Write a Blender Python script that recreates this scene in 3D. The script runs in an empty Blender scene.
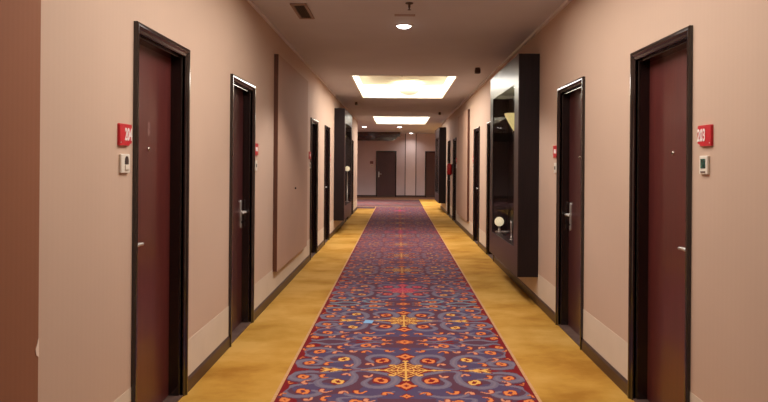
import bpy, bmesh, math, random
import numpy as np
from mathutils import Vector, Matrix

random.seed(7)
rng = np.random.default_rng(11)
SC = bpy.context.scene
COL = SC.collection
PI = math.pi

# ------------------------------------------------------------------ helpers
def lin(r, g, b):
    f = lambda c: (c / 255) / 12.92 if c / 255 <= 0.04045 else ((c / 255 + 0.055) / 1.055) ** 2.4
    return (f(r), f(g), f(b), 1.0)

class MB:
    """collects shapes for ONE mesh object"""
    def __init__(s):
        s.bm = bmesh.new()
    def box(s, x0, x1, y0, y1, z0, z1, bev=0.0):
        x0, x1 = min(x0, x1), max(x0, x1); y0, y1 = min(y0, y1), max(y0, y1); z0, z1 = min(z0, z1), max(z0, z1)
        vs = [s.bm.verts.new(p) for p in ((x0,y0,z0),(x1,y0,z0),(x1,y1,z0),(x0,y1,z0),(x0,y0,z1),(x1,y0,z1),(x1,y1,z1),(x0,y1,z1))]
        fs = [s.bm.faces.new([vs[i] for i in q]) for q in ((3,2,1,0),(4,5,6,7),(0,1,5,4),(1,2,6,5),(2,3,7,6),(3,0,4,7))]
        if bev > 0:
            es = list({e for f in fs for e in f.edges})
            bmesh.ops.bevel(s.bm, geom=es, offset=bev, segments=2, affect='EDGES', profile=0.5)
        return s
    def quad(s, *pts):
        s.bm.faces.new([s.bm.verts.new(p) for p in pts]); return s
    def rings(s, rings, close=True, cap0=False, cap1=False, smooth=False):
        R = [[s.bm.verts.new(p) for p in r] for r in rings]
        n = len(R[0])
        for a, b in zip(R[:-1], R[1:]):
            for i in range(n if close else n - 1):
                j = (i + 1) % n
                f = s.bm.faces.new((a[i], a[j], b[j], b[i])); f.smooth = smooth
        if cap0: s.bm.faces.new(list(reversed(R[0])))
        if cap1: s.bm.faces.new(R[-1])
        return s
    def lathe(s, prof, c, axis='Z', n=24, cap0=True, cap1=True):
        rs = []
        for r, h in prof:
            ring = []
            for k in range(n):
                a = 2 * PI * k / n
                p = (r * math.cos(a), r * math.sin(a), h)
                if axis == 'X': p = (p[2], p[0], p[1])
                if axis == 'Y': p = (p[1], p[2], p[0])
                ring.append((c[0] + p[0], c[1] + p[1], c[2] + p[2]))
            rs.append(ring)
        return s.rings(rs, True, cap0, cap1, True)
    def tube(s, pts, rad, n=12):
        pts = [Vector(p) for p in pts]
        rads = rad if isinstance(rad, (list, tuple)) else [rad] * len(pts)
        rs = []
        up0 = Vector((0.13, 0.21, 0.97))
        for i, p in enumerate(pts):
            d = (pts[min(i + 1, len(pts) - 1)] - pts[max(i - 1, 0)]).normalized()
            a = d.cross(up0).normalized(); b = d.cross(a).normalized()
            rs.append([p + rads[i] * (math.cos(2*PI*k/n) * a + math.sin(2*PI*k/n) * b) for k in range(n)])
        return s.rings(rs, True, True, True, True)
    def prism(s, outline, thick):
        """outline: list of 3-D points, thick: vector"""
        t = Vector(thick)
        return s.rings([[Vector(p) for p in outline], [Vector(p) + t for p in outline]], True, True, True)
    def build(s, name, m, parent=None, origin=None):
        bmesh.ops.recalc_face_normals(s.bm, faces=s.bm.faces)
        me = bpy.data.meshes.new(name); s.bm.to_mesh(me); s.bm.free()
        me.materials.append(m)
        o = bpy.data.objects.new(name, me); COL.objects.link(o)
        if origin is not None:
            me.transform(Matrix.Translation(-Vector(origin))); o.location = origin
        if parent is not None:
            o.parent = parent
            P = world_of(parent)
            o.location = Vector(o.location) - P
        return o

def world_of(o):
    v = Vector((0, 0, 0))
    while o is not None:
        v += Vector(o.location); o = o.parent
    return v

def empty(name, loc):
    o = bpy.data.objects.new(name, None); COL.objects.link(o); o.location = loc
    o.empty_display_size = 0.1
    return o

def tag(o, label=None, cat=None, group=None, kind=None):
    if label: o['label'] = label
    if cat: o['category'] = cat
    if group: o['group'] = group
    if kind: o['kind'] = kind
    return o

# ------------------------------------------------------------------ materials
def newmat(name):
    m = bpy.data.materials.new(name); m.use_nodes = True
    nt = m.node_tree
    return m, nt, nt.nodes['Principled BSDF']

def N(nt, t, **kw):
    n = nt.nodes.new(t)
    for k, v in kw.items():
        if hasattr(n, k): setattr(n, k, v)
        else: n.inputs[k].default_value = v
    return n

def mat_simple(name, col, rough=0.5, metal=0.0, spec=0.5, coat=0.0):
    m, nt, b = newmat(name)
    b.inputs['Base Color'].default_value = col
    b.inputs['Roughness'].default_value = rough
    b.inputs['Metallic'].default_value = metal
    b.inputs['Specular IOR Level'].default_value = spec
    b.inputs['Coat Weight'].default_value = coat
    return m

def mat_noise(name, c1, c2, scale, rough=0.6, spec=0.3, vec_scale=(1,1,1), detail=4, bump=0.0, coat=0.0, lo=0.35, hi=0.65, rotate=None):
    m, nt, b = newmat(name)
    tc = N(nt, 'ShaderNodeTexCoord'); mp = N(nt, 'ShaderNodeMapping')
    mp.inputs['Scale'].default_value = vec_scale
    nz = N(nt, 'ShaderNodeTexNoise'); nz.inputs['Scale'].default_value = scale; nz.inputs['Detail'].default_value = detail
    cr = N(nt, 'ShaderNodeValToRGB')
    cr.color_ramp.elements[0].position = lo; cr.color_ramp.elements[0].color = c1
    cr.color_ramp.elements[1].position = hi; cr.color_ramp.elements[1].color = c2
    L = nt.links.new
    L(tc.outputs['Object'], mp.inputs['Vector']); L(mp.outputs[0], nz.inputs['Vector'])
    L(nz.outputs['Fac'], cr.inputs['Fac']); L(cr.outputs['Color'], b.inputs['Base Color'])
    b.inputs['Roughness'].default_value = rough; b.inputs['Specular IOR Level'].default_value = spec
    b.inputs['Coat Weight'].default_value = coat
    if bump > 0:
        bp = N(nt, 'ShaderNodeBump'); bp.inputs['Strength'].default_value = bump; bp.inputs['Distance'].default_value = 0.01
        L(nz.outputs['Fac'], bp.inputs['Height']); L(bp.outputs[0], b.inputs['Normal'])
    return m

def mat_paper(name, c1, c2, pitch=0.05, mottling=0.10, rough=0.75):
    """striped wall covering: narrow vertical stripes that run along world Y or X, with faint soiling"""
    m, nt, b = newmat(name)
    L = nt.links.new
    tc = N(nt, 'ShaderNodeTexCoord')
    sp = N(nt, 'ShaderNodeSeparateXYZ'); L(tc.outputs['Object'], sp.inputs[0])
    ad = N(nt, 'ShaderNodeMath', operation='ADD'); L(sp.outputs['X'], ad.inputs[0]); L(sp.outputs['Y'], ad.inputs[1])
    mu = N(nt, 'ShaderNodeMath', operation='MULTIPLY'); L(ad.outputs[0], mu.inputs[0]); mu.inputs[1].default_value = 2 * PI / pitch
    sn = N(nt, 'ShaderNodeMath', operation='SINE'); L(mu.outputs[0], sn.inputs[0])
    ma = N(nt, 'ShaderNodeMath', operation='MULTIPLY_ADD'); L(sn.outputs[0], ma.inputs[0]); ma.inputs[1].default_value = 0.5; ma.inputs[2].default_value = 0.5
    mx = N(nt, 'ShaderNodeMix', data_type='RGBA')
    L(ma.outputs[0], mx.inputs['Factor']); mx.inputs['A'].default_value = c1; mx.inputs['B'].default_value = c2
    nz = N(nt, 'ShaderNodeTexNoise'); nz.inputs['Scale'].default_value = 1.6; nz.inputs['Detail'].default_value = 3
    L(tc.outputs['Object'], nz.inputs['Vector'])
    mr = N(nt, 'ShaderNodeMapRange'); mr.inputs['To Min'].default_value = 1 - mottling; mr.inputs['To Max'].default_value = 1 + mottling
    L(nz.outputs['Fac'], mr.inputs['Value'])
    vm = N(nt, 'ShaderNodeVectorMath', operation='SCALE'); L(mx.outputs['Result'], vm.inputs[0]); L(mr.outputs[0], vm.inputs['Scale'])
    L(vm.outputs[0], b.inputs['Base Color'])
    b.inputs['Roughness'].default_value = rough; b.inputs['Specular IOR Level'].default_value = 0.2
    return m

def mat_wood(name, c1, c2, rough=0.3, coat=0.4, grain=(6, 6, 0.5), scale=6, spec=0.5):
    m, nt, b = newmat(name)
    L = nt.links.new
    tc = N(nt, 'ShaderNodeTexCoord'); mp = N(nt, 'ShaderNodeMapping'); mp.inputs['Scale'].default_value = grain
    nz = N(nt, 'ShaderNodeTexNoise'); nz.inputs['Scale'].default_value = scale; nz.inputs['Detail'].default_value = 6; nz.inputs['Distortion'].default_value = 0.6
    cr = N(nt, 'ShaderNodeValToRGB')
    cr.color_ramp.elements[0].position = 0.3; cr.color_ramp.elements[0].color = c1
    cr.color_ramp.elements[1].position = 0.7; cr.color_ramp.elements[1].color = c2
    L(tc.outputs['Object'], mp.inputs['Vector']); L(mp.outputs[0], nz.inputs['Vector']); L(nz.outputs['Fac'], cr.inputs['Fac'])
    L(cr.outputs['Color'], b.inputs['Base Color'])
    b.inputs['Roughness'].default_value = rough; b.inputs['Coat Weight'].default_value = coat; b.inputs['Coat Roughness'].default_value = 0.12
    b.inputs['Specular IOR Level'].default_value = spec
    return m

def mat_emit(name, col, strength):
    m, nt, b = newmat(name)
    b.inputs['Base Color'].default_value = (col[0], col[1], col[2], 1)
    b.inputs['Emission Color'].default_value = (col[0], col[1], col[2], 1)
    b.inputs['Emission Strength'].default_value = strength
    b.inputs['Roughness'].default_value = 0.6
    return m

def mat_glass(name, rough=0.02):
    """thin pane: mostly lets light through, mirrors at grazing angles (real Fresnel)"""
    m, nt, b = newmat(name)
    L = nt.links.new
    out = nt.nodes['Material Output']
    tr = N(nt, 'ShaderNodeBsdfTransparent'); tr.inputs['Color'].default_value = (0.86, 0.84, 0.82, 1)
    gl = N(nt, 'ShaderNodeBsdfGlossy'); gl.inputs['Roughness'].default_value = rough
    ge = N(nt, 'ShaderNodeNewGeometry')
    io = N(nt, 'ShaderNodeMath', operation='MULTIPLY_ADD'); L(ge.outputs['Backfacing'], io.inputs[0]); io.inputs[1].default_value = 1 / 1.5 - 1.5; io.inputs[2].default_value = 1.5
    fr = N(nt, 'ShaderNodeFresnel'); L(io.outputs[0], fr.inputs['IOR'])
    co_ = N(nt, 'ShaderNodeMath', operation='MULTIPLY'); L(fr.outputs[0], co_.inputs[0]); co_.inputs[1].default_value = 0.10     # coated, low-reflection glass
    mx = N(nt, 'ShaderNodeMixShader')
    L(co_.outputs[0], mx.inputs[0]); L(tr.outputs[0], mx.inputs[1]); L(gl.outputs[0], mx.inputs[2]); L(mx.outputs[0], out.inputs['Surface'])
    return m

M = dict(
    paper=mat_paper('beige_striped_wallpaper', lin(200, 171, 150), lin(201, 172, 151), 0.042, 0.05),
    band=mat_noise('pale_low_wall_band', lin(212, 194, 174), lin(218, 200, 180), 3, 0.7, 0.2),
    endpaper=mat_paper('mauve_grey_end_wall', lin(208, 188, 188), lin(212, 192, 192), 0.06),
    endpilaster=mat_paper('pale_mauve_pilaster', lin(226, 206, 204), lin(230, 210, 208), 0.06),
    groove=mat_simple('dark_groove', lin(70, 48, 44), 0.6),
    ceiling=mat_noise('taupe_ceiling_paint', lin(202, 202, 208), lin(208, 208, 214), 1.2, 0.7, 0.25),
    cornice=mat_simple('taupe_cornice', lin(222, 218, 218), 0.6),
    base=mat_wood('dark_brown_baseboard', lin(58, 36, 28), lin(72, 46, 36), 0.45, 0.1, (1, 0.3, 6)),
    gold=None,
    panelfab=mat_paper('brown_panel_covering', lin(184, 148, 126), lin(186, 150, 128), 0.03, 0.06),
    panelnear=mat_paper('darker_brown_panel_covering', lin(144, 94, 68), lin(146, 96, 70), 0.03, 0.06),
    paneledge=mat_wood('walnut_panel_edge', lin(74, 38, 22), lin(96, 52, 30), 0.5, 0.05),
    frame=mat_wood('black_brown_lacquer', lin(27, 17, 16), lin(34, 22, 20), 0.14, 0.45, (6, 6, 0.6)),
    leaf=mat_wood('mahogany_veneer', lin(80, 31, 29), lin(93, 39, 35), 0.38, 0.25, (8, 8, 0.5), 5),
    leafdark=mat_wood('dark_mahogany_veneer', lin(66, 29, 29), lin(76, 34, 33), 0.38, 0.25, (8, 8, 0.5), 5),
    sill=mat_noise('worn_brown_threshold', lin(84, 62, 54), lin(104, 80, 70), 8, 0.5),
    steel=mat_simple('brushed_steel', (0.78, 0.75, 0.70, 1), 0.36, 0.8),
    brass=mat_simple('peephole_metal', (0.75, 0.68, 0.58, 1), 0.25, 1.0),
    lens=mat_simple('peephole_lens', (0.02, 0.02, 0.02, 1), 0.08),
    smudge=mat_noise('pale_smudge', lin(120, 84, 78), lin(140, 104, 98), 60, 0.6),
    red=mat_simple('red_plate_plastic', lin(196, 26, 40), 0.35),
    white=mat_simple('white_plastic', lin(226, 214, 198), 0.4),
    whitetext=mat_simple('white_lettering', lin(240, 228, 222), 0.5),
    darkbtn=mat_simple('dark_button_plastic', lin(58, 42, 38), 0.3),
    lcd=mat_noise('green_black_lcd', lin(16, 40, 36), lin(40, 96, 84), 60, 0.15, 0.5),
    case=mat_wood('dark_wenge_gloss', lin(25, 15, 16), lin(34, 21, 22), 0.45, 0.0, (8, 8, 0.5), 6, 0.25),
    caseface=mat_wood('polished_dark_surround', lin(38, 24, 25), lin(54, 36, 36), 0.36, 0.08, (14, 14, 0.5), 6, 0.35),
    caseback=mat_wood('case_back', lin(30, 19, 20), lin(40, 26, 26), 0.5, 0.0, (6, 6, 0.5), 6, 0.25),
    glass=mat_glass('case_glass'),
    shade=mat_emit('warm_yellow_glass_shade', (0.95, 0.82, 0.36), 0.75),
    globe=mat_emit('warm_reflection_globe', (1.0, 0.86, 0.58), 0.8),
    crystal=mat_simple('pale_crystal', (0.9, 0.87, 0.84, 1), 0.12, 0.6, 0.8, 0.6),
    darkbox=mat_simple('dark_brown_fitting', lin(74, 52, 40), 0.5),
    ventframe=mat_simple('taupe_vent_frame', lin(150, 126, 114), 0.5),
    ventdark=mat_simple('dark_vent_slats', lin(66, 56, 46), 0.6),
    lampring=mat_simple('white_lamp_ring', lin(214, 198, 188), 0.5),
    lamp=mat_emit('downlight_lens', (1.0, 0.95, 0.90), 8.0),
    covewhite=mat_simple('white_cove_plaster', lin(236, 230, 208), 0.7),
    coveglow=mat_emit('glowing_cove_wall', (1.0, 0.97, 0.84), 1.15),
    covebowl=mat_emit('pale_yellow_oval', (0.90, 0.88, 0.62), 0.5),
    extred=mat_simple('extinguisher_red', lin(200, 22, 30), 0.25, 0, 0.5, 0.5),
    black=mat_simple('black_rubber', lin(26, 22, 22), 0.5),
    binding=mat_noise('tan_carpet_binding', lin(190, 142, 98), lin(204, 158, 114), 60, 0.9, 0.1),
    beam=mat_wood('dark_gloss_bulkhead', lin(50, 26, 24), lin(64, 34, 31), 0.14, 0.8, (1, 6, 6), 4),
    paint=mat_simple('chipped_white_plaster', lin(236, 214, 196), 0.8),
    patch=mat_simple('light_blue_patch', lin(120, 170, 214), 0.7),
)

def mat_goldfloor():
    m, nt, b = newmat('mustard_cut_pile_carpet')
    L = nt.links.new
    tc = N(nt, 'ShaderNodeTexCoord')
    n1 = N(nt, 'ShaderNodeTexNoise'); n1.inputs['Scale'].default_value = 1.5; n1.inputs['Detail'].default_value = 5; n1.inputs['Roughness'].default_value = 0.6
    mp = N(nt, 'ShaderNodeMapping'); mp.inputs['Scale'].default_value = (0.8, 1.0, 1)
    L(tc.outputs['Object'], mp.inputs[0]); L(mp.outputs[0], n1.inputs['Vector'])
    cr = N(nt, 'ShaderNodeValToRGB')
    e = cr.color_ramp.elements
    e[0].position = 0.32; e[0].color = lin(162, 112, 40)
    e[1].position = 0.62; e[1].color = lin(202, 156, 80)
    x = e.new(0.46); x.color = lin(186, 138, 58)
    L(n1.outputs['Fac'], cr.inputs['Fac'])
    n2 = N(nt, 'ShaderNodeTexNoise'); n2.inputs['Scale'].default_value = 260; n2.inputs['Detail'].default_value = 2
    L(tc.outputs['Object'], n2.inputs['Vector'])
    mr = N(nt, 'ShaderNodeMapRange'); mr.inputs['To Min'].default_value = 0.86; mr.inputs['To Max'].default_value = 1.14
    L(n2.outputs['Fac'], mr.inputs['Value'])
    vm = N(nt, 'ShaderNodeVectorMath', operation='SCALE'); L(cr.outputs['Color'], vm.inputs[0]); L(mr.outputs[0], vm.inputs['Scale'])
    L(vm.outputs[0], b.inputs['Base Color'])
    b.inputs['Roughness'].default_value = 0.95; b.inputs['Specular IOR Level'].default_value = 0.1
    bp = N(nt, 'ShaderNodeBump'); bp.inputs['Strength'].default_value = 0.25; bp.inputs['Distance'].default_value = 0.004
    L(n2.outputs['Fac'], bp.inputs['Height']); L(bp.outputs[0], b.inputs['Normal'])
    return m
M['gold'] = mat_goldfloor()

def mat_attr(name):
    m, nt, b = newmat(name)
    L = nt.links.new
    at = N(nt, 'ShaderNodeAttribute'); at.attribute_name = 'weave'
    tc = N(nt, 'ShaderNodeTexCoord')
    n2 = N(nt, 'ShaderNodeTexNoise'); n2.inputs['Scale'].default_value = 300; n2.inputs['Detail'].default_value = 2
    L(tc.outputs['Object'], n2.inputs['Vector'])
    mr = N(nt, 'ShaderNodeMapRange'); mr.inputs['To Min'].default_value = 0.8; mr.inputs['To Max'].default_value = 1.2
    L(n2.outputs['Fac'], mr.inputs['Value'])
    vm = N(nt, 'ShaderNodeVectorMath', operation='SCALE'); L(at.outputs['Color'], vm.inputs[0]); L(mr.outputs[0], vm.inputs['Scale'])
    L(vm.outputs[0], b.inputs['Base Color'])
    b.inputs['Roughness'].default_value = 0.95; b.inputs['Specular IOR Level'].default_value = 0.08
    return m
M['weave'] = mat_attr('woven_pattern_carpet')

# ------------------------------------------------------------------ dimensions (metres)
XL, XR = -1.333, 1.477          # corridor wall faces
H = 2.90                        # ceiling
CL, CR = -0.763, 0.895          # patterned carpet
EYE = 1.45
YB = -2.6                       # wall behind the camera
YE = 31.5                       # end wall of the lobby
YLL, YLR = 22.6, 23.7           # where the corridor walls stop
DW, DH, CAS = 0.78, 2.115, 0.05 # door opening, casing width
A = [3.515 + 7 * k for k in range(3)]        # first opening of each pair
B = [5.51 + 7 * k for k in range(3)]        # second opening of each pair
openL = sorted(A + B); openR = sorted(A + B)

# ------------------------------------------------------------------ room shell
def wall_with_doors(name, s, x, y0, y1, opens):
    mb = MB(); t = 0.30
    cuts = [y0]
    for o in opens:
        mb.box(x, x + s * t, cuts[-1], o, 0, H)
        mb.box(x, x + s * t, o, o + DW, DH, H)
        mb.box(x + s * 0.16, x + s * t, o, o + DW, 0, DH)
        cuts.append(o + DW)
    mb.box(x, x + s * t, cuts[-1], y1, 0, H)
    return tag(mb.build(name, M['paper']), kind='structure')
wall_with_doors('wall_left', -1, XL, YB, YLL, openL)
wall_with_doors('wall_right', 1, XR, YB, YLR, openR)
tag(MB().box(XL - 0.3, XR + 0.3, YB - 0.2, YB, 0, H).build('wall_back', M['paper']), kind='structure')
tag(MB().box(-5, 4.5, YE, YE + 0.2, 0, H).build('wall_end', M['endpaper']), kind='structure')
tag(MB().box(-5.2, -5, YLL - 0.3, YE + 0.2, 0, H).build('wall_lobby_left', M['endpaper']), kind='structure')
tag(MB().box(4.5, 4.7, YLR - 0.3, YE + 0.2, 0, H).build('wall_lobby_right', M['endpaper']), kind='structure')
tag(MB().box(-5, XL - 0.3, YLL - 0.3, YLL, 0, H).build('wall_lobby_front', M['paper']), kind='structure')
tag(MB().box(XR + 0.3, 4.5, YLR - 0.3, YLR, 0, H).build('wall_lobby_near', M['paper']), kind='structure')
tag(MB().box(-5.2, 4.7, YB - 0.2, YE + 0.2, -0.2, 0).build('floor', M['gold']), kind='structure')

COVES = [(2.2, 5.9), (11.15, 14.85), (20.5, 24.2)]
CX0, CX1 = -0.785, 0.965
LIP, DEP = 0.10, 0.28
mb = MB(); prev = YB - 0.2; HT = H + 0.5
for y0, y1 in COVES:
    mb.box(-5.2, 4.7, prev, y0, H, HT)
    mb.box(-5.2, CX0, y0, y1, H, HT); mb.box(CX1, 4.7, y0, y1, H, HT)
    prev = y1
mb.box(-5.2, 4.7, prev, YE + 0.2, H, HT)
tag(mb.build('ceiling', M['ceiling']), kind='structure')

# cornice line along the top of both walls
tag(MB().box(XL, XL + 0.025, YB, YLL, H - 0.022, H).build('trim_1', M['cornice']), kind='structure')
tag(MB().box(XR - 0.03, XR, YB, YLR, H - 0.03, H).build('trim_2', M['cornice']), kind='structure')

# low pale band + baseboard between the door casings
def low_runs(opens, y0, y1):
    out = []; a = y0
    for o in opens:
        out.append((a, o - CAS)); a = o + DW + CAS
    out.append((a, y1)); return out
for nm, s, x, opens, ye in (('left', -1, XL, openL, YLL), ('right', 1, XR, openR, YLR)):
    b = MB(); w = MB()
    for a0, a1 in low_runs(opens, YB, ye):
        b.box(x, x - s * 0.014, a0, a1, 0, 0.075); b.prism([(x, a0, 0.075), (x - s * 0.014, a0, 0.075), (x - s * 0.006, a0, 0.09), (x, a0, 0.09)], (0, a1 - a0, 0))
        w.box(x, x - s * 0.002, a0, a1, 0.09, 0.325)
    tag(b.build('baseboard_' + nm, M['base']), kind='structure')
    tag(w.build('trim_' + ('3' if s < 0 else '4'), M['band']), kind='structure')
tag(MB().box(-5, 4.5, YE - 0.02, YE, 0, 0.085).build('baseboard_end', M['base']), kind='structure')
# end of left wall: dark baseboard return and corner strip
tag(MB().box(XL - 0.3, XL + 0.012, YLL, YLL + 0.012, 0, 0.09).build('baseboard_return', M['base']), kind='structure')

# end wall pilaster with dark grooves
tag(MB().box(0.345, 0.80, YE - 0.05, YE, 0.085, H, 0.008).build('trim_5', M['endpilaster']), kind='structure')
tag(MB().box(0.315, 0.345, YE - 0.012, YE, 0.085, H).box(0.80, 0.835, YE - 0.012, YE, 0.085, H).build('trim_6', M['groove']), kind='structure')

# ------------------------------------------------------------------ doors
def sweep_frame(mb, place, prof, w_open, h_open):
    """profile (outward distance, height above the wall face) swept up one jamb, over the head and down the other"""
    rs = []
    for w, t in prof:
        rs.append([place(-w, t, 0), place(-w, t, h_open + w), place(w_open + w, t, h_open + w), place(w_open + w, t, 0)])
    return mb.rings(rs, close=False)

def arc(cx, cy, r, a0, a1, n):
    return [(cx + r * math.cos(math.radians(a0 + (a1 - a0) * i / n)), cy + r * math.sin(math.radians(a0 + (a1 - a0) * i / n))) for i in range(n + 1)]
PROF = [(-0.016, -0.080), (-0.016, -0.018), (-0.015, -0.016), (-0.002, -0.016), (0.0, -0.014), (0.0, 0.006), (0.004, 0.009), (0.016, 0.012),
        (0.024, 0.018), (0.027, 0.0215), (0.030, 0.0225), (0.038, 0.0225), (0.044, 0.0221), (0.048, 0.0208), (0.050, 0.019), (0.050, 0.0)]

def lever_handle(root, place, v, z, dirn, m=None):
    """plate on the leaf face, neck and lever; place(v, t, z) with t measured from the wall face"""
    m = m or M['steel']
    t0 = -0.080
    pl = MB()
    n = 10; ol = []
    for k in range(n): a = PI * k / (n - 1); ol.append((v + 0.016 * math.cos(a), z + 0.085 + 0.021 * math.sin(a)))
    for k in range(n): a = PI + PI * k / (n - 1); ol.append((v + 0.016 * math.cos(a), z - 0.125 + 0.021 * math.sin(a)))
    pl.rings([[place(p, t0, q) for p, q in ol], [place(p, t0 + 0.009, q) for p, q in ol]], True, True, True)
    P = pl.build('handle_plate', m, root)
    P['label'] = 'brushed steel handle plate'
    lv = MB()
    lv.tube([place(v, t0 + 0.005, z), place(v, t0 + 0.035, z), place(v + dirn * 0.006, t0 + 0.047, z), place(v + dirn * 0.02, t0 + 0.052, z),
             place(v + dirn * 0.07, t0 + 0.052, z + 0.002), place(v + dirn * 0.115, t0 + 0.050, z - 0.002), place(v + dirn * 0.125, t0 + 0.046, z - 0.004)],
            [0.011, 0.010, 0.010, 0.0105, 0.0095, 0.0085, 0.006])
    lv.build('lever', m, P)
    ky = MB()
    c = place(v, t0 + 0.009, z - 0.09)
    ky.tube([c, place(v, t0 + 0.014, z - 0.09)], 0.009)
    ky.build('keyhole', M['lens'], P)

def peephole(root, place, v, z):
    t0 = -0.080
    a = MB(); a.tube([place(v, t0, z), place(v, t0 + 0.006, z)], [0.013, 0.011], 16)
    o = a.build('peephole', M['brass'], root)
    b = MB(); b.tube([place(v, t0 + 0.005, z), place(v, t0 + 0.008, z)], 0.006, 12)
    b.build('peephole_lens', M['lens'], o)

DN = [0]
def corridor_door(s, o, hinge_far, label, leafmat='leaf', smudge=False):
    DN[0] += 1
    x = XL if s < 0 else XR
    root = empty('door_%d' % DN[0], (x, o + DW / 2, 0))
    tag(root, label, 'door', 'guest room doors along the corridor', 'structure')
    place = lambda v, t, z: (x - s * t, o + v, z)
    fr = MB(); sweep_frame(fr, place, PROF, DW, DH)
    fr.build('door_frame', M['frame'], root)
    g = 0.003
    lf = MB(); lf.box(x + s * 0.080, x + s * 0.125, o + g, o + DW - g, 0.012, DH - g)
    lf.build('door_leaf', M[leafmat], root)
    sl = MB(); sl.box(x - s * 0.004, x + s * 0.158, o, o + DW, 0, 0.010)
    sl.build('threshold', M['sill'], root)
    hv = 0.06 if hinge_far else DW - 0.09
    lever_handle(root, place, hv, 1.02, 1 if hinge_far else -1)
    peephole(root, place, DW / 2, 1.53)
    if smudge:
        q = MB(); n = 14
        ol = [(DW / 2 + 0.018 * math.cos(2*PI*k/n) * (1 + 0.15 * math.sin(3*k)), 1.645 + 0.042 * math.sin(2*PI*k/n)) for k in range(n)]
        q.rings([[place(p, -0.080, z) for p, z in ol], [place(p, -0.0785, z) for p, z in ol]], True, True, True)
        q.build('door_sticker', M['smudge'], root)['label'] = 'faint oval sticker'
    return root

LABL = ['mahogany door in a black frame beside the red 204 plate',
        'dark door between the 204 door and the long brown wall panel',
        'dark narrow-looking door just past the long brown wall panel on the 204 side',
        'dark door between the brown panel and the dark showcase on the 204 side',
        'dark door hidden mostly behind the far showcase on the 204 side',
        'last dark door past the showcase on the 204 side, by the lobby corner']
LABR = ['mahogany door in a black frame beside the red 203 plate',
        'dark door between the 203 door and the large dark showcase',
        'dark door half hidden just past the large dark showcase on the 203 side',
        'dark door between the large showcase and the far brown panel on the 203 side',
        'dark door past the far brown panel, before the red fire extinguisher',
        'dark door just beyond the red fire extinguisher']
for i, o in enumerate(openL):
    corridor_door(-1, o, i % 2 == 0, LABL[i], 'leaf' if i == 0 else 'leafdark', smudge=(i == 0))
for i, o in enumerate(openR):
    corridor_door(1, o, i % 2 == 0, LABR[i], 'leaf' if i == 0 else 'leafdark')

def end_door(x0, x1, label, hv):
    DN[0] += 1
    w = x1 - x0
    root = empty('door_%d' % DN[0], ((x0 + x1) / 2, YE, 0))
    tag(root, label, 'door', None, 'structure')
    place = lambda v, t, z: (x0 + v, YE - 0.086 - t, z)      # leaf face lies 6 mm proud of the wall
    fr = MB()
    c = 0.055; pr = [(-0.0, 0.0), (-0.0, 0.03), (0.01, 0.036), (0.045, 0.036), (c, 0.026), (c, 0.0)]
    rs = []
    for q, t in pr:
        rs.append([(x0 + c - q, YE - t, 0), (x0 + c - q, YE - t, 2.10 - c + q), (x1 - c + q, YE - t, 2.10 - c + q), (x1 - c + q, YE - t, 0)])
    fr.rings(rs, close=False); fr.build('door_frame', M['frame'], root)
    MB().box(x0 + c, x1 - c, YE - 0.006, YE - 0.001, 0, 2.10 - c).build('door_leaf', M['leafdark'], root)
    lever_handle(root, place, hv if hv > 0 else w + hv, 1.05, 1 if hv > 0 else -1)
    peephole(root, place, w / 2, 1.55)
end_door(-1.00, -0.07, 'dark mahogany door in the mauve wall at the end of the corridor, under the dark bulkhead', 0.13)
end_door(1.235, 2.165, 'dark mahogany door at the end wall, partly hidden behind the last showcase', -0.13)

# ------------------------------------------------------------------ number plates, bells
def room_plate(s, yc, z0, z1, half, near_door_dir, label, number=None):
    """red plate; near_door_dir: +1 when the door frame lies towards +Y"""
    x = XL if s < 0 else XR
    root = empty('room_number_plate', (x, yc, (z0 + z1) / 2))
    tag(root, label, 'room sign', 'red room number plates')
    P = lambda v, t, z: (x - s * t, yc + v * near_door_dir, z)
    h = half; nt = 0.018
    ol = [(-h, z0), (h - 0.03, z0), (h - 0.022, z0 + 0.010), (h, z0 + 0.012), (h, z1 - 0.004), (h - 0.004, z1), (-h + 0.004, z1), (-h, z1 - 0.004)]
    b = MB(); b.rings([[P(v, 0.0, z) for v, z in ol], [P(v, 0.011, z) for v, z in ol], [P(v * 0.97, 0.013, z0 + (z - z0) * 0.98 + 0.001) for v, z in ol]], True, True, True)
    b.build('plate', M['red'], root)
    if number:
        cu = bpy.data.curves.new('number', 'FONT'); cu.body = number
        cu.size = 0.082; cu.extrude = 0.0012; cu.offset = 0.0018; cu.align_x = 'CENTER'; cu.align_y = 'CENTER'
        cu.materials.append(M['whitetext'])
        tmp = bpy.data.objects.new('number_outline', cu); COL.objects.link(tmp)
        bpy.context.view_layer.update()
        me = bpy.data.meshes.new_from_object(tmp.evaluated_get(bpy.context.evaluated_depsgraph_get())); me.name = 'number'
        bpy.data.objects.remove(tmp); bpy.data.curves.remove(cu)
        t = bpy.data.objects.new('number', me); COL.objects.link(t); t.parent = root
        # text reads towards +Y on the left wall, towards -Y on the right wall
        t.location = (-s * 0.0135, near_door_dir * (0.016 + 0.012), 0.000)
        t.rotation_euler = (PI / 2, 0, PI / 2 if s < 0 else -PI / 2)
        t.scale = (0.72, 1.0, 1)
        t['label'] = 'white numerals'
    else:
        w = MB(); zc = (z0 + z1) / 2
        w.box(x - s * 0.0128, x - s * 0.0145, yc - 0.045, yc + 0.045, zc - 0.018, zc + 0.02)
        w.build('number_strip', M['whitetext'], root)
    # two small fixing screws
    sc = MB()
    sc.tube([P(-h + 0.012, 0.012, z0 + 0.014), P(-h + 0.012, 0.0145, z0 + 0.014)], 0.004, 8)
    sc.build('screw', M['steel'], root)
    return root

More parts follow.
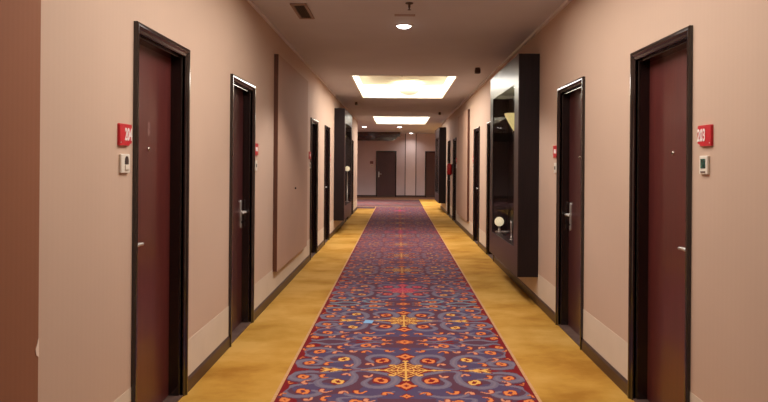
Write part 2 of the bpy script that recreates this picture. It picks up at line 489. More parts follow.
def bell_unit(s, yc, z0, z1, half, label, kind):
    x = XL if s < 0 else XR
    root = empty('doorbell_unit' if kind != 'lcd' else 'wall_mounted_status_unit', (x, yc, (z0 + z1) / 2))
    tag(root, label, 'doorbell' if kind != 'lcd' else 'status unit', 'white units under the number plates')
    zc = (z0 + z1) / 2; hz = (z1 - z0)
    MB().box(x, x - s * 0.013, yc - half, yc + half, z0, z1, 0.004).build('housing', M['white'], root)
    if kind == 'bell':
        d = MB(); n = 10; r = half * 0.42; yo = 0.010
        ol = [(yo - r, zc - 0.004)] + [(yo + r * math.cos(PI - PI * k / n), zc + 0.014 + r * math.sin(PI * k / n)) for k in range(n + 1)] + [(yo + r, zc - 0.004)]
        d.rings([[(x - s * 0.0125, yc + v, z) for v, z in ol], [(x - s * 0.0145, yc + v, z) for v, z in ol]], True, True, True)
        d.build('window', M['darkbtn'], root)['label'] = 'dark round-topped window'
        MB().box(x - s * 0.0125, x - s * 0.019, yc + yo - r, yc + yo + r, zc - 0.030, zc - 0.006, 0.002).build('button', M['white'], root)
    elif kind == 'lcd':
        MB().box(x - s * 0.0125, x - s * 0.0145, yc - 0.024, yc + 0.026, zc - 0.016, zc + 0.030).build('screen', M['lcd'], root)['label'] = 'dark green screen'
        MB().box(x - s * 0.0125, x - s * 0.015, yc - 0.024, yc + 0.026, zc - 0.036, zc - 0.030).build('button', M['sill'], root)
    else:
        MB().box(x - s * 0.0125, x - s * 0.0145, yc - half * 0.5, yc + half * 0.5, zc - hz * 0.16, zc + hz * 0.16).build('window', M['darkbtn'], root)
    return root

UL = ['under the 204 plate', 'after the second door on the 204 side', 'before the door past the brown panel on the 204 side',
      'after the door before the showcase on the 204 side', None, None]
UR = ['under the 203 plate', 'by the door before the large showcase', None, 'by the door past the large showcase on the 203 side',
      'before the fire extinguisher door on the 203 side', None]
room_plate(-1, 3.347, 1.535, 1.64, 0.073, 1, 'red plate with white numerals 204 beside the near mahogany door', '204')
bell_unit(-1, 3.347, 1.402, 1.494, 0.053, 'white doorbell unit with dark window under the 204 plate', 'bell')
room_plate(1, 3.305, 1.553, 1.654, 0.072, 1, 'red plate with white numerals 203 beside the near mahogany door', '203')
bell_unit(1, 3.312, 1.418, 1.507, 0.044, 'white unit with dark green screen under the 203 plate', 'lcd')
for s, opens, U in ((-1, openL, UL), (1, openR, UR)):
    for i in range(1, 6):
        if U[i] is None: continue
        near = (i % 2 == 0)
        yc = opens[i] - CAS - 0.10 if near else opens[i] + DW + CAS + 0.10
        room_plate(s, yc, 1.535, 1.645, 0.08, 1 if near else -1, 'small red number plate ' + U[i])
        bell_unit(s, yc, 1.39, 1.485, 0.045, 'small white doorbell ' + U[i], 'small')
# end door plate
root = empty('room_number_plate', (-1.205, YE, 1.57)); tag(root, 'dark red plate on the mauve end wall beside the end door', 'room sign', 'red room number plates')
MB().box(-1.28, -1.13, YE - 0.012, YE, 1.51, 1.63, 0.003).build('plate', mat_simple('dull_red_plate', lin(120, 48, 48), 0.4), root)
MB().box(-1.25, -1.16, YE - 0.014, YE - 0.0125, 1.555, 1.59).build('number_strip', M['smudge'], root)
root = empty('doorbell_unit', (-1.19, YE, 1.42)); tag(root, 'small pale doorbell on the end wall below the dark red plate', 'doorbell', 'white units under the number plates')
MB().box(-1.245, -1.135, YE - 0.012, YE, 1.375, 1.465, 0.003).build('housing', M['white'], root)
MB().box(-1.21, -1.17, YE - 0.014, YE - 0.0115, 1.405, 1.435).build('window', M['darkbtn'], root)

# ------------------------------------------------------------------ upholstered wall panels
def wall_panel(s, y0, y1, z0, z1, label, face='panelfab'):
    x = XL if s < 0 else XR
    root = empty('wall_panel', (x, (y0 + y1) / 2, z0)); tag(root, label, 'wall panel', 'tall brown wall panels')
    d = 0.048; e = 0.022
    ed = MB()
    ed.box(x, x - s * (d - 0.002), y0, y0 + e, z0, z1).box(x, x - s * (d - 0.002), y1 - e, y1, z0, z1)
    ed.box(x, x - s * (d - 0.002), y0 + e, y1 - e, z0, z0 + e).box(x, x - s * (d - 0.002), y0 + e, y1 - e, z1 - e, z1)
    ed.build('edge_frame', M['paneledge'], root)
    MB().box(x - s * (d - 0.002), x - s * d, y0, y1, z0, z1).build('panel_face', M[face], root)
    return root
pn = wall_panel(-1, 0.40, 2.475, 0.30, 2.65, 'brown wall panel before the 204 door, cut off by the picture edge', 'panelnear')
cm = MB()
x = XL + 0.048
ol = [(0, 0.752), (0.016, 0.762), (0.022, 0.785), (0.010, 0.802), (0.005, 0.815), (0.0, 0.82)]
cm.prism([(x - 0.001, 2.4765 - w, z) for w, z in ol], (0.0025, 0.0, 0)); cm.prism([(x + 0.001, 2.4745, z) for w, z in ol[:1]] + [(x - w - 0.002, 2.4745, z) for w, z in ol[1:-1]] + [(x + 0.001, 2.4745, 0.82)], (0, 0.0025, 0))
cm.build('chipped_patch', M['paint'], pn)['label'] = 'white chipped spot on the panel corner'
p2 = wall_panel(-1, 7.38, 9.80, 0.30, 2.63, 'long brown wall panel between the second and third doors on the 204 side')
b = MB(); b.lathe([(0.013, 0), (0.013, 0.012), (0.006, 0.02)], (XL + 0.047, 8.62, 1.155), 'X', 12); b.build('panel_knob', M['darkbox'], p2)
wall_panel(1, 14.25, 16.6, 0.30, 2.62, 'far brown wall panel beyond the large showcase on the 203 side')

# ------------------------------------------------------------------ dark showcases
def showcase(s, y0, y1, label, lamps):
    x = (XL if s < 0 else XR) - s * 0.002
    d = 0.219; z0, z1 = 0.29, 2.63
    oy0, oy1, oz0, oz1 = y0 + 0.25, y1 - 0.26, 0.58, 2.335
    root = empty('display_case', (x, (y0 + y1) / 2, z0)); tag(root, label, 'display case', 'dark wall showcases')
    X = lambda t: x - s * t
    c = MB(); w = 0.03
    c.box(x, X(d - 0.012), y0, y0 + w, z0, z1).box(x, X(d - 0.012), y1 - w, y1, z0, z1)
    c.box(x, X(d - 0.012), y0 + w, y1 - w, z0, z0 + w).box(x, X(d - 0.012), y0 + w, y1 - w, z1 - w, z1)
    c.build('carcass', M['case'], root)
    # niche lining
    l = MB()
    l.box(X(0.012), X(d - 0.015), oy0 - 0.02, oy0, oz0 - 0.02, oz1 + 0.02).box(X(0.012), X(d - 0.015), oy1, oy1 + 0.02, oz0 - 0.02, oz1 + 0.02)
    l.box(X(0.012), X(d - 0.015), oy0, oy1, oz0 - 0.02, oz0).box(X(0.012), X(d - 0.015), oy0, oy1, oz1, oz1 + 0.02)
    l.build('niche_lining', M['case'], root)
    MB().box(X(0.001), X(0.012), y0 + w, y1 - w, z0 + w, z1 - w).build('back_panel', M['caseback'], root)
    f = MB(); a = d - 0.012
    f.box(X(a), X(d), y0, oy0, z0, z1).box(X(a), X(d), oy1, y1, z0, z1).box(X(a), X(d), oy0, oy1, z0, oz0).box(X(a), X(d), oy0, oy1, oz1, z1)
    f.build('front_frame', M['caseface'], root)
    MB().box(X(a + 0.001), X(a + 0.006), oy0, oy1, oz0, oz1).build('glass_pane', M['glass'], root)
    return root
showcase(1, 7.22, 9.42, 'large dark glossy showcase on the wall past the 203 door', True)
showcase(-1, 14.35, 16.60, 'dark showcase standing proud of the wall on the 204 side', True)
showcase(1, 21.2, 23.40, 'farthest dark showcase on the 203 side, beside the lobby', True)

def sconce_and_globe(s, y0, y1, where, zg=0.722):
    x = XL if s < 0 else XR
    X = lambda t: x - s * t
    y = y0 + 1.50
    # half-pyramid glass uplight on the back of the niche
    root = empty('wall_sconce', (X(0.012), y, 1.98)); tag(root, 'yellow glass wedge sconce inside ' + where, 'wall lamp', 'sconces in the showcases')
    sh = MB(); rs = []
    for z, r in ((1.90, 0.010), (1.93, 0.035), (2.00, 0.080), (2.075, 0.125), (2.085, 0.128), (2.115, 0.140)):
        rs.append([(X(0.013), y - r, z), (X(0.013 + r * 0.75), y - r * 0.75, z), (X(0.013 + r * 0.9), y, z), (X(0.013 + r * 0.75), y + r * 0.75, z), (X(0.013), y + r, z)])
    sh.rings(rs, True, True, True); sh.build('shade', M['shade'], root)
    sh = MB(); sh.lathe([(0.012, 0), (0.014, 0.012), (0.006, 0.03)], (X(0.022), y, 1.872), 'Z', 12); sh.build('finial', M['brass'], root)
    if zg is None: return
    # glowing globe added for a reflection in the glass
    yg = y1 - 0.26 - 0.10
    g = empty('reflection_globe', (X(0.142), yg, 0.58)); tag(g, 'small glowing globe added for a reflection in ' + where, 'lamp', 'added reflection globes in the showcases')
    MB().lathe([(0.055, 0), (0.055, 0.012), (0.018, 0.022), (0.014, zg - 0.652), (0.026, zg - 0.637)], (X(0.142), yg, 0.582), 'Z', 20).build('globe_stand', M['steel'], g)
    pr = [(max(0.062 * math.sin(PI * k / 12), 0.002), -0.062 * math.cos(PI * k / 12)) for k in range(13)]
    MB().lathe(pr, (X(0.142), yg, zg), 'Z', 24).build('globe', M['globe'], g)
    return X
sconce_and_globe(1, 7.22, 9.42, 'the large showcase past the 203 door')
sconce_and_globe(-1, 14.35, 16.60, 'the showcase on the 204 side', 1.36)
sconce_and_globe(1, 21.2, 23.40, 'the farthest showcase on the 203 side', None)
# slender crystal vase and shallow dish in the large showcase
xv = XR - 0.14
v = MB().lathe([(0.026, 0), (0.028, 0.008), (0.010, 0.02), (0.008, 0.10), (0.014, 0.18), (0.016, 0.22), (0.010, 0.225)], (xv, 8.1, 0.582), 'Z', 16).build('bud_vase', M['crystal'], None, (xv, 8.1, 0.582))
tag(v, 'slender pale crystal vase on the floor of the large showcase', 'vase')
v = MB().lathe([(0.03, 0), (0.035, 0.006), (0.06, 0.028), (0.074, 0.045), (0.070, 0.045), (0.055, 0.03), (0.02, 0.012)], (XR - 0.115, 8.75, 0.582), 'Z', 24).build('shallow_dish', M['crystal'], None, (XR - 0.115, 8.75, 0.582))
tag(v, 'shallow pale glass dish on the floor of the large showcase', 'dish')

# ------------------------------------------------------------------ fire extinguisher
yx = 18.72; xx = XR - 0.085
fe = empty('fire_extinguisher', (xx, yx, 1.19)); tag(fe, 'red fire extinguisher hung on the wall between two doors', 'fire extinguisher')
MB().lathe([(0.055, 0), (0.062, 0.012), (0.065, 0.04), (0.065, 0.245), (0.058, 0.28), (0.035, 0.305), (0.020, 0.315)], (xx, yx, 1.205), 'Z', 20).build('cylinder_body', M['extred'], fe)
MB().lathe([(0.054, 0), (0.066, 0.002), (0.066, 0.018), (0.06, 0.02)], (xx, yx, 1.188), 'Z', 20).build('foot_ring', M['black'], fe)
MB().lathe([(0.020, 0), (0.020, 0.03), (0.014, 0.04)], (xx, yx, 1.52), 'Z', 14).box(xx - 0.012, xx + 0.012, yx - 0.08, yx + 0.03, 1.553, 1.563).build('valve', M['black'], fe)
MB().tube([(xx, yx + 0.02, 1.535), (xx - 0.03, yx + 0.07, 1.53), (xx - 0.04, yx + 0.085, 1.45), (xx - 0.03, yx + 0.08, 1.32)], [0.009, 0.009, 0.009, 0.013]).build('hose', M['black'], fe)
MB().box(XR - 0.022, XR, yx - 0.03, yx + 0.03, 1.22, 1.50).build('wall_mount', M['black'], fe)

# ------------------------------------------------------------------ ceiling fittings
def downlight(xc, yc, r, label, watts, ang=150, blend=0.9):
    root = empty('ceiling_downlight', (xc, yc, H)); tag(root, label, 'ceiling light', 'round ceiling downlights')
    MB().lathe([(r + 0.022, 0.0), (r + 0.020, -0.006), (r + 0.004, -0.010), (r, -0.006), (r, 0.0)], (xc, yc, H), 'Z', 32, False, False).build('trim_ring', M['lampring'], root)
    MB().lathe([(r, 0.0), (r * 0.97, -0.010), (r * 0.8, -0.021), (r * 0.5, -0.029), (0.002, -0.033)], (xc, yc, H), 'Z', 32, True, True).build('lens', M['lamp'], root)
    L = bpy.data.lights.new('downlight_beam', 'SPOT'); L.energy = watts; L.spot_size = math.radians(ang); L.spot_blend = blend; L.shadow_soft_size = r
    L.color = (1.0, 0.95, 0.90)
    o = bpy.data.objects.new('downlight_beam', L); COL.objects.link(o); o.parent = root; o.location = (0, 0, -0.045)
    return root
downlight(0.05, 7.15, 0.075, 'lit round downlight in the ceiling before the first bright cove', 140, 124, 0.35)
downlight(-1.28, 26.0, 0.09, 'lit round downlight in the lobby ceiling beside the dark bulkhead', 760)
downlight(0.05, 26.0, 0.09, 'lit round downlight in the lobby ceiling just past the second bright cove', 430)
downlight(0.58, 30.9, 0.08, 'lit round downlight near the end wall above the pale pilaster', 40)

def cove(y0, y1, label, watts):
    root = empty('cove_light', ((CX0 + CX1) / 2, (y0 + y1) / 2, H)); tag(root, label, 'ceiling light', 'rectangular recessed ceiling coves')
    e = 0.03; zt = H + DEP
    # pale plaster lip round the opening
    lip = MB()
    lip.box(CX0, CX0 + e, y0, y1, H - 0.004, H + LIP).box(CX1 - e, CX1, y0, y1, H - 0.004, H + LIP)
    lip.box(CX0 + e, CX1 - e, y0, y0 + e, H - 0.004, H + LIP).box(CX0 + e, CX1 - e, y1 - e, y1, H - 0.004, H + LIP)
    lip.build('cove_lip', M['covewhite'], root)
    MB().box(CX0, CX1, y0, y1, zt, zt + 0.03).build('cove_ceiling', M['covewhite'], root)
    # inner sides above the lip glow in place of hidden strip lights
    g = MB()
    g.box(CX0, CX0 + 0.012, y0, y1, H + LIP, zt).box(CX1 - 0.012, CX1, y0, y1, H + LIP, zt)
    g.box(CX0 + 0.012, CX1 - 0.012, y0, y0 + 0.012, H + LIP, zt).box(CX0 + 0.012, CX1 - 0.012, y1 - 0.012, y1, H + LIP, zt)
    g.build('glowing_side_panel', M['coveglow'], root)
    L = bpy.data.lights.new('cove_lamp', 'AREA'); L.shape = 'RECTANGLE'; L.size = CX1 - CX0 - 0.3; L.size_y = y1 - y0 - 0.3
    L.energy = watts; L.color = (1.0, 0.96, 0.92)
    o = bpy.data.objects.new('cove_lamp', L); COL.objects.link(o); o.parent = root; o.location = (0, 0, 0.20)
    return root
cove(*COVES[0], 'bright rectangular ceiling cove overhead between the 203 and 204 doors', 87)
cove(*COVES[1], 'large bright rectangular ceiling cove past the near downlight', 145)
cove(*COVES[2], 'smaller-looking bright rectangular cove farther down the corridor', 130)
bx, by = 0.22, 14.42  # glowing bowl added for a yellow oval on the recess wall
bw = empty('added_oval_bowl', (bx, by, H + DEP)); tag(bw, 'pale yellow bowl added for a yellow oval in the first bright cove', 'ceiling light')
MB().lathe([(0.01, 0.0), (0.10, 0.012), (0.19, 0.05), (0.245, 0.11), (0.255, 0.15), (0.245, 0.15)], (bx, by, H + 0.02), 'Z', 32).build('bowl', M['covebowl'], bw)
MB().tube([(bx, by, H + 0.17), (bx, by, H + DEP)], 0.012).build('stem', M['brass'], bw)
sk = empty('ceiling_sprinkler', (0.06, 12.95, H + DEP)); tag(sk, 'tiny sprinkler head inside the first bright cove', 'sprinkler')
MB().lathe([(0.036, 0), (0.034, -0.008), (0.012, -0.012)], (0.06, 12.95, H + DEP), 'Z', 16).build('escutcheon', M['brass'], sk)
MB().lathe([(0.010, 0), (0.010, -0.03), (0.018, -0.05)], (0.06, 12.95, H + DEP - 0.01), 'Z', 12).build('nozzle', M['brass'], sk)

# air vent
vt = empty('air_vent', (-0.91, 6.5, H)); tag(vt, 'narrow taupe air vent with dark slats in the ceiling', 'air vent')
fx0, fx1, fy0, fy1 = -0.985, -0.835, 6.2, 6.82
f = MB(); q = 0.027
f.box(fx0, fx0 + q, fy0, fy1, H - 0.014, H, 0.003).box(fx1 - q, fx1, fy0, fy1, H - 0.014, H, 0.003)
f.box(fx0 + q, fx1 - q, fy0, fy0 + 0.04, H - 0.014, H, 0.003).box(fx0 + q, fx1 - q, fy1 - 0.04, fy1, H - 0.014, H, 0.003)
f.build('vent_frame', M['ventframe'], vt)
g = MB().box(fx0 + q, fx1 - q, fy0 + 0.04, fy1 - 0.04, H - 0.003, H - 0.001)
for k in range(5):
    xs = fx0 + q + 0.006 + k * 0.018
    g.prism([(xs, fy0 + 0.04, H - 0.004), (xs + 0.003, fy0 + 0.04, H - 0.004), (xs + 0.011, fy0 + 0.04, H - 0.012), (xs + 0.008, fy0 + 0.04, H - 0.012)], (0, fy1 - fy0 - 0.08, 0))
g.build('vent_slats', M['ventdark'], vt)

# thin strip on the ceiling before the downlight
sv = MB().box(-0.045, 0.155, 6.62, 6.70, H - 0.004, H, 0.001).build('ceiling_strip', M['ventframe'], None, (0.055, 6.66, H)); tag(sv, 'thin taupe strip on the ceiling beside the near downlight', 'ceiling strip')

# sprinkler
sp = empty('ceiling_sprinkler', (0.09, 6.16, H)); tag(sp, 'small dark sprinkler head hanging from the ceiling', 'sprinkler')
MB().lathe([(0.036, 0), (0.034, -0.008), (0.012, -0.012)], (0.09, 6.16, H), 'Z', 20).build('escutcheon', M['darkbox'], sp)
MB().lathe([(0.010, 0), (0.010, -0.03), (0.006, -0.034), (0.006, -0.05)], (0.09, 6.16, H - 0.01), 'Z', 12).build('nozzle', M['darkbox'], sp)
MB().lathe([(0.016, 0), (0.018, -0.003)], (0.09, 6.16, H - 0.06), 'Z', 12).build('deflector', M['darkbox'], sp)

def ceiling_sensor(xc, yc, label, sz=0.05):
    r = empty('ceiling_spotlight', (xc, yc, H)); tag(r, label, 'ceiling spotlight', 'small dark ceiling fittings')
    MB().lathe([(sz, 0), (sz, -0.012), (sz * 0.5, -0.018)], (xc, yc, H), 'Z', 20).build('mount', M['darkbox'], r)
    b = MB(); b.box(xc - sz * 1.05, xc + sz * 1.05, yc - sz * 1.1, yc + sz * 1.1, H - 0.018 - sz * 1.75, H - 0.018, 0.008); b.build('housing', M['darkbox'], r)
    MB().lathe([(sz * 0.6, 0), (sz * 0.6, -0.004)], (xc, yc, H - 0.018 - sz * 1.75), 'Z', 16).build('lens', M['lens'], r)
ceiling_sensor(1.165, 10.2, 'dark boxy ceiling fitting above the large showcase', 0.038)
ceiling_sensor(-0.97, 15.9, 'small dark ceiling fitting past the first cove on the 204 side', 0.03)
ceiling_sensor(1.12, 18.7, 'small dark ceiling fitting above the fire extinguisher', 0.03)

# dark bulkhead over the lobby
bk = empty('bulkhead_canopy', (-2.4, 29.8, 2.4)); tag(bk, 'dark glossy bulkhead under the lobby ceiling above the end door', 'bulkhead')
MB().box(-4.6, 0.09, 30.1, 31.1, 2.70, 2.895, 0.01).build('upper_fascia', M['beam'], bk)
lo = MB(); lo.prism([(-4.6, 30.15, 2.70), (-0.02, 30.15, 2.70), (-0.12, 30.15, 2.58), (-0.24, 30.15, 2.52), (-4.6, 30.15, 2.52)], (0, 0.9, 0)); lo.build('lower_fascia', M['beam'], bk)

# ------------------------------------------------------------------ carpets
def stroke_dist(U, V, pts):
    """smoothed curve through pts, returns (distance, position 0..1 along it)"""
    P = np.array(pts, float)
    # Catmull-Rom
    Q = []
    E = np.vstack([2 * P[0] - P[1], P, 2 * P[-1] - P[-2]])
    for i in range(1, len(E) - 2):
        for t in np.linspace(0, 1, 7, endpoint=False):
            p0, p1, p2, p3 = E[i-1], E[i], E[i+1], E[i+2]
            Q.append(0.5 * ((2*p1) + (-p0+p2)*t + (2*p0-5*p1+4*p2-p3)*t*t + (-p0+3*p1-3*p2+p3)*t**3))
    Q.append(P[-1]); Q = np.array(Q)
    best = np.full(U.shape, 9.0); pos = np.zeros(U.shape)
    for i in range(len(Q) - 1):
        a, b = Q[i], Q[i+1]; d = b - a; l2 = (d**2).sum() + 1e-9
        t = np.clip(((U - a[0]) * d[0] + (V - a[1]) * d[1]) / l2, 0, 1)
        dd = np.hypot(U - a[0] - t * d[0], V - a[1] - t * d[1])
        m = dd < best; best[m] = dd[m]; pos[m] = (i + t[m]) / (len(Q) - 1)
    return best, pos

def ell(U, V, c, a, b, ang):
    ca, sa = math.cos(math.radians(ang)), math.sin(math.radians(ang))
    x = (U - c[0]) * ca + (V - c[1]) * sa; y = -(U - c[0]) * sa + (V - c[1]) * ca
    return (x / a)**2 + (y / b)**2

HALF = 0.829; PER = 1.55
def make_tile():
    nu, nv = 300, 280
    u = np.linspace(0, HALF, nu); v = np.linspace(0, PER / 2, nv)
    U, V = np.meshgrid(u, v, indexing='ij')
    K = np.zeros((nu, nv), int)      # 0 ground, 1 red, 2 scroll, 3 orange, 4 gold, 5 salmon, 6 dark line, 7 blue ground, 8 scroll light
    for c, a, b in (((0.10, 0.44), 0.20, 0.16), ((0.36, 0.62), 0.18, 0.12), ((0.33, 0.0), 0.10, 0.05), ((0.60, 0.40), 0.14, 0.12), ((0.45, 0.14), 0.12, 0.10)):
        K[(ell(U, V, c, a, b, 0) < 1)] = 7
    for c, a, b, g in (((0.77, 0.0), 0.09, 0.05, 0), ((0.0, 0.0), 0.185, 0.10, 0), ((0.0, 0.33), 0.055, 0.09, 0), ((0.17, 0.235), 0.060, 0.075, 0),
                       ((0.46, 0.27), 0.045, 0.06, 0), ((0.76, 0.33), 0.07, 0.05, -30), ((0.75, 0.66), 0.08, 0.07, 0), ((0.30, 0.735), 0.10, 0.04, 0), ((0.52, 0.0), 0.14, 0.035, 0)):
        K[ell(U, V, c, a, b, g) < 1] = 1
    scrolls = [([(0.31, 0.0), (0.22, 0.05), (0.10, 0.12), (0.07, 0.24), (0.13, 0.36), (0.23, 0.37), (0.28, 0.29), (0.24, 0.19)], 0.026),
               ([(0.29, 0.0), (0.37, 0.05), (0.35, 0.15), (0.37, 0.28), (0.45, 0.37), (0.55, 0.36), (0.59, 0.27), (0.54, 0.20), (0.49, 0.20)], 0.024),
               ([(0.46, 0.03), (0.56, 0.06), (0.68, 0.05), (0.77, 0.10), (0.78, 0.19), (0.70, 0.24), (0.62, 0.20), (0.63, 0.13), (0.69, 0.13)], 0.026),
               ([(0.62, 0.30), (0.74, 0.36), (0.79, 0.47), (0.72, 0.56), (0.60, 0.55), (0.55, 0.49), (0.60, 0.45)], 0.024),
               ([(0.08, 0.46), (0.16, 0.54), (0.28, 0.57), (0.38, 0.52), (0.40, 0.45)], 0.016),
               ([(0.10, 0.72), (0.25, 0.75), (0.38, 0.69), (0.42, 0.60), (0.34, 0.58)], 0.016),
               ([(0.45, 0.775), (0.50, 0.72), (0.62, 0.69), (0.72, 0.74), (0.79, 0.70)], 0.018),
               ([(0.20, 0.0), (0.30, 0.0), (0.42, 0.0)], 0.018)]
    for pts, w in scrolls:
        d, p = stroke_dist(U, V, pts)
        ww = w * (0.55 + 0.75 * np.sin(PI * np.clip(p, 0, 1)))
        K[(d < ww * 1.22) & (K == 1)] = 6
        K[d < ww] = 2
        K[d < ww * 0.30] = 8
    def leaf(c, a, b, ang, k, halo=1.9):
        e = ell(U, V, c, a, b, ang); K[(e < halo) & (e >= 1) & (K != 3) & (K != 4) & (K != 5)] = 1; K[e < 1] = k
    def curl(c, r, ang, k, sgn=1):
        """little comma-shaped bud"""
        pts = [(c[0] + r * (0.25 + 0.75 * t) * math.cos(math.radians(ang) + sgn * 2.6 * t) * 0.9, c[1] + r * 1.3 * (0.25 + 0.75 * t) * math.sin(math.radians(ang) + sgn * 2.6 * t)) for t in (0, 0.33, 0.66, 1)]
        d, p = stroke_dist(U, V, pts); w = 0.0125 * (1.25 - 0.8 * p)
        K[(d < w * 1.5) & (K != 3) & (K != 4) & (K != 5)] = 1; K[d < w] = k
    # flower clusters inside the scrolls: three or four comma buds with gaps
    for c, s_, k in (((0.17, 0.235), 1.0, 3), ((0.455, 0.265), 0.85, 4), ((0.70, 0.165), 0.7, 3), ((0.66, 0.47), 0.85, 3), ((0.31, 0.665), 0.85, 3), ((0.75, 0.63), 0.6, 3)):
        for q in range(4):
            curl((c[0] + 0.018 * s_ * math.cos(q * 1.571 + .4), c[1] + 0.032 * s_ * math.sin(q * 1.571 + .4)), 0.050 * s_, q * 90 + 20, k, 1 if q % 2 else -1)
    for c, r, g, k, sg in (((0.31, 0.45), 0.06, 25, 3, 1), ((0.41, 0.50), 0.045, -30, 5, -1), ((0.53, 0.43), 0.06, 10, 5, 1), ((0.13, 0.52), 0.05, -20, 3, -1), ((0.24, 0.61), 0.05, 15, 5, 1),
                           ((0.66, 0.30), 0.05, 40, 5, -1), ((0.27, 0.13), 0.045, 50, 5, 1), ((0.42, 0.12), 0.045, -50, 5, -1), ((0.56, 0.13), 0.05, -20, 3, 1),
                           ((0.50, 0.62), 0.055, 30, 3, -1), ((0.16, 0.69), 0.055, 10, 3, 1), ((0.46, 0.70), 0.045, 0, 5, -1), ((0.78, 0.28), 0.035, 0, 3, 1), ((0.62, 0.61), 0.04, 60, 5, 1), ((0.79, 0.54), 0.035, 0, 3, -1)):
        curl(c, r, g, k, sg)
    # gold sprays on the axis v = 0
    leaf((0.49, 0.0), 0.11, 0.012, 0, 4); leaf((0.56, 0.022), 0.045, 0.012, 40, 4); leaf((0.50, 0.024), 0.035, 0.010, 35, 4); leaf((0.23, 0.0), 0.085, 0.009, 0, 4)
    # central medallion: open gold lattice of petals round a cross
    K[(np.abs(U) / 0.20 + np.abs(V) / 0.19) < 1.0] = 1
    for a0 in range(3):
        d, p = stroke_dist(U, V, [(0.0, 0.055 + 0.062 * a0), (0.03, 0.06 + 0.042 * a0), (0.056 + 0.034 * a0, 0.03), (0.054 + 0.052 * a0, 0.0)]); K[d < 0.0052] = 4
    K[(np.abs(U) < 0.008) & (V < 0.22)] = 4; K[(np.abs(V) < 0.010) & (U < 0.20)] = 4
    d, p = stroke_dist(U, V, [(0.0, 0.0), (0.05, 0.06), (0.085, 0.085)]); K[d < 0.007] = 4
    curl((0.10, 0.10), 0.035, 45, 4); leaf((0.0, 0.225), 0.022, 0.02, 0, 4, 1.2); leaf((0.20, 0.0), 0.018, 0.02, 0, 4, 1.2)
    for vc, su, sv in ((0.345, 0.050, 0.075), (0.55, 0.028, 0.04), (0.755, 0.050, 0.045)):
        d2 = np.abs(U) / su + np.abs(V - vc) / sv
        K[d2 < 1.5] = 1; K[d2 < 1.0] = 3; K[d2 < 0.35] = 1
        leaf((su * 0.9, vc), su * 0.5, sv * 0.22, 0, 3)
    bord = U > HALF - 0.046 - 0.020 * np.cos(2 * PI * V / (PER / 4))
    K[bord] = 1
    return u, v, K
TU, TV, TK = make_tile()
PAL = np.array([lin(*c)[:3] for c in ((92, 58, 72), (122, 30, 34), (112, 101, 118), (216, 126, 70), (222, 168, 88), (208, 138, 104), (76, 42, 54), (84, 70, 98), (122, 110, 124))])
TEAL = np.array(lin(118, 140, 150)[:3]); PINK = np.array(lin(188, 52, 96)[:3])
PAL_R = PAL.copy()

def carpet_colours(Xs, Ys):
    U = np.abs(Xs - (CL + CR) / 2); V = (Ys - 4.864) % PER
    V = np.minimum(V, PER - V)
    iu = np.clip((U / HALF * (len(TU) - 1)).round().astype(int), 0, len(TU) - 1)
    iv = np.clip((V / (PER / 2) * (len(TV) - 1)).round().astype(int), 0, len(TV) - 1)
    k = TK[iu, iv]
    c = PAL[k].copy()
    # long colour repeat of the weave: pale teal scrolls, then a crimson row
    ph = (Ys - 7.25) % 7.0; ph = np.minimum(ph, 7 - ph); te = np.exp(-(ph / 0.33)**2)[:, None]
    c = np.where(np.isin(k, (2, 8, 6))[:, None], c * (1 - 0.8 * te) + TEAL * 0.8 * te, c)
    c = np.where(np.isin(k, (4,))[:, None], c * (1 - 0.6 * te) + PAL[5] * 0.6 * te, c)
    ph = (Ys - 8.05) % 7.0; ph = np.minimum(ph, 7 - ph); pk = np.exp(-(ph / 0.40)**2)
    far_fade = (0.6 * np.clip((Ys - 6.5) / 5.5, 0, 1))[:, None]
    c = c * (1 - far_fade) + np.array(lin(104, 60, 68)[:3]) * far_fade      # distance fade painted into the weave as a blend to mauve
    inner = np.clip(1.25 - U / 0.30, 0, 1)
    pk = (pk * (0.25 + 0.75 * inner))[:, None]
    c = np.where(np.isin(k, (1, 3, 4, 5))[:, None], c * (1 - 0.8 * pk) + PINK * 0.8 * pk, c)
    return c

def grid_mesh(name, x0, x1, blocks, colfun, z, m):
    vs, fs, cs = [], [], []; base = 0
    for y0, y1, dx, dy in blocks:
        nx = max(2, int(round((x1 - x0) / dx)) + 1); ny = max(2, int(round((y1 - y0) / dy)) + 1)
        X, Y = np.meshgrid(np.linspace(x0, x1, nx), np.linspace(y0, y1, ny), indexing='xy')
        X = X.ravel(); Y = Y.ravel()
        vs.append(np.stack([X, Y, np.full(X.shape, z)], 1)); cs.append(colfun(X, Y))
        i = np.arange((ny - 1) * nx).reshape(ny - 1, nx)[:, :-1].ravel() + base
        fs.append(np.stack([i, i + 1, i + nx + 1, i + nx], 1)); base += len(X)
    V = np.concatenate(vs).astype(np.float32); F = np.concatenate(fs).astype(np.int32); C = np.concatenate(cs)
    me = bpy.data.meshes.new(name)
    me.vertices.add(len(V)); me.vertices.foreach_set('co', V.ravel())
    me.loops.add(F.size); me.loops.foreach_set('vertex_index', F.ravel())
    me.polygons.add(len(F)); me.polygons.foreach_set('loop_start', np.arange(0, F.size, 4, dtype=np.int32)); me.polygons.foreach_set('loop_total', np.full(len(F), 4, np.int32))
    me.update(calc_edges=True)
    at = me.attributes.new('weave', 'FLOAT_COLOR', 'POINT')
    at.data.foreach_set('color', np.concatenate([C, np.ones((len(C), 1))], 1).astype(np.float32).ravel())
    me.materials.append(m)
    o = bpy.data.objects.new(name, me); COL.objects.link(o)
    return o
CT = 0.006
rn = empty('carpet_runner', ((CL + CR) / 2, 10, 0)); tag(rn, 'long patterned purple and red carpet runner with orange flowers down the corridor', 'carpet')
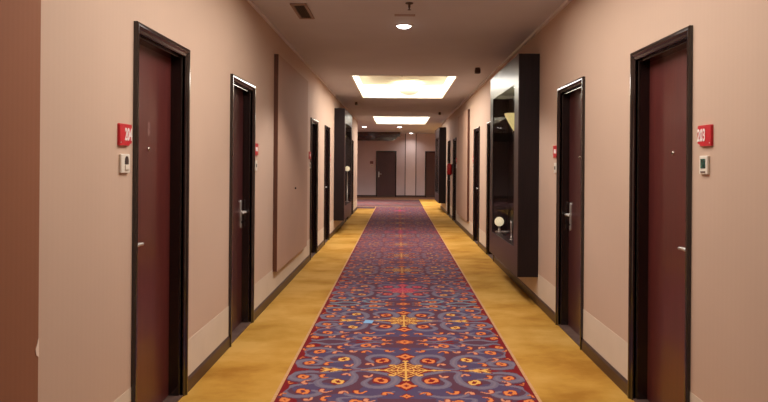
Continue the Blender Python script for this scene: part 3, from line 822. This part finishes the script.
pl = grid_mesh('woven_pile', CL + 0.02, CR - 0.02, [(1.5, 4.0, 0.012, 0.02), (4.0, 7.0, 0.005, 0.009), (7.0, 10.0, 0.007, 0.015), (10.0, 16.0, 0.012, 0.03), (16.0, 23.98, 0.02, 0.06)], carpet_colours, CT, M['weave'])
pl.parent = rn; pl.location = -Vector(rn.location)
bk_ = MB().box(CL + 0.02, CR - 0.02, YB, 23.98, 0.0005, CT - 0.002).build('backing', M['binding'], rn)
for sx in (CL, CR - 0.02):
    MB().box(sx, sx + 0.02, YB, 23.98, 0.0005, CT + 0.001).build('edge_binding', M['binding'], rn)

# lobby carpet across the end of the corridor
def lobby_cols(X, Y):
    n = np.sin(X * 9.1 + np.sin(Y * 5.3) * 1.3) * np.sin(Y * 7.7 + np.sin(X * 6.1)) + 0.5 * np.sin(X * 23 + Y * 17)
    c = np.where((n > 0.55)[:, None], np.array(lin(108, 60, 58)[:3]), np.where((n < -0.5)[:, None], np.array(lin(90, 74, 76)[:3]), np.array(lin(86, 56, 56)[:3])))
    return c
lb = empty('lobby_carpet', (-1.5, 26.7, 0)); tag(lb, 'mauve patterned carpet crossing the lobby before the end wall', 'carpet')
a_ = grid_mesh('woven_pile', -4.9, CR, [(24.05, 29.3, 0.06, 0.08)], lobby_cols, CT, M['weave']); a_.parent = lb; a_.location = -Vector(lb.location)
b_ = grid_mesh('woven_pile', -4.9, CL - 0.003, [(22.95, 23.98, 0.06, 0.08)], lobby_cols, CT, M['weave']); b_.parent = lb; b_.location = -Vector(lb.location)
MB().box(-4.9, CR, 23.985, 24.05, 0.0005, CT + 0.002).build('edge_binding', M['binding'], lb)
MB().box(-4.9, CR, 29.3, 29.5, 0.0005, CT + 0.002).build('edge_binding', M['binding'], lb)
tag(MB().box(-4.9, 4.4, 29.5, YE - 0.02, 0.0, 0.004).build('trim_7', mat_noise('brown_border_carpet', lin(120, 84, 66), lin(140, 100, 78), 8, 0.9, 0.1)), kind='structure')

# light blue slip on the runner, added for a small blue spot
sl = MB().prism([(-0.305, 6.30, CT + 0.001), (-0.225, 6.29, CT + 0.001), (-0.215, 6.40, CT + 0.001), (-0.292, 6.42, CT + 0.001)], (0, 0, 0.002)).build('blue_patch', M['patch'], None, (-0.26, 6.35, CT + 0.001))
tag(sl, 'small light blue slip added on the patterned carpet runner', 'paper')

# ------------------------------------------------------------------ world, camera, view
w = bpy.data.worlds.new('world'); SC.world = w; w.use_nodes = True
w.node_tree.nodes['Background'].inputs[0].default_value = (0.02, 0.015, 0.012, 1)
# unseen lamps added in the lobby's side arms to light the end wall
def added_lobby_lamp(x, y, e, lab):
    downlight(x, y, 0.09, lab, e)
added_lobby_lamp(-3.2, 26.0, 430, 'added unseen downlight over the hidden arm of the lobby on the 204 side')
added_lobby_lamp(3.0, 27.5, 430, 'added unseen downlight over the hidden arm of the lobby on the 203 side')

cam = bpy.data.cameras.new('camera'); co = bpy.data.objects.new('camera', cam); COL.objects.link(co)
F = 690.0
cam.sensor_width = 36; cam.sensor_fit = 'HORIZONTAL'; cam.lens = F / 768 * 36
cam.shift_x = -(398.0 - 384.0) / 768; cam.shift_y = (165.3 - 201.0) / 768
cam.clip_start = 0.05; cam.clip_end = 200
co.location = (0, 0, EYE); co.rotation_euler = (PI / 2, math.radians(-0.45), 0)
SC.camera = co
vs = SC.view_settings
vs.view_transform = 'Standard'; vs.look = 'None'; vs.gamma = 1; vs.use_curve_mapping = False; vs.exposure = 0.0
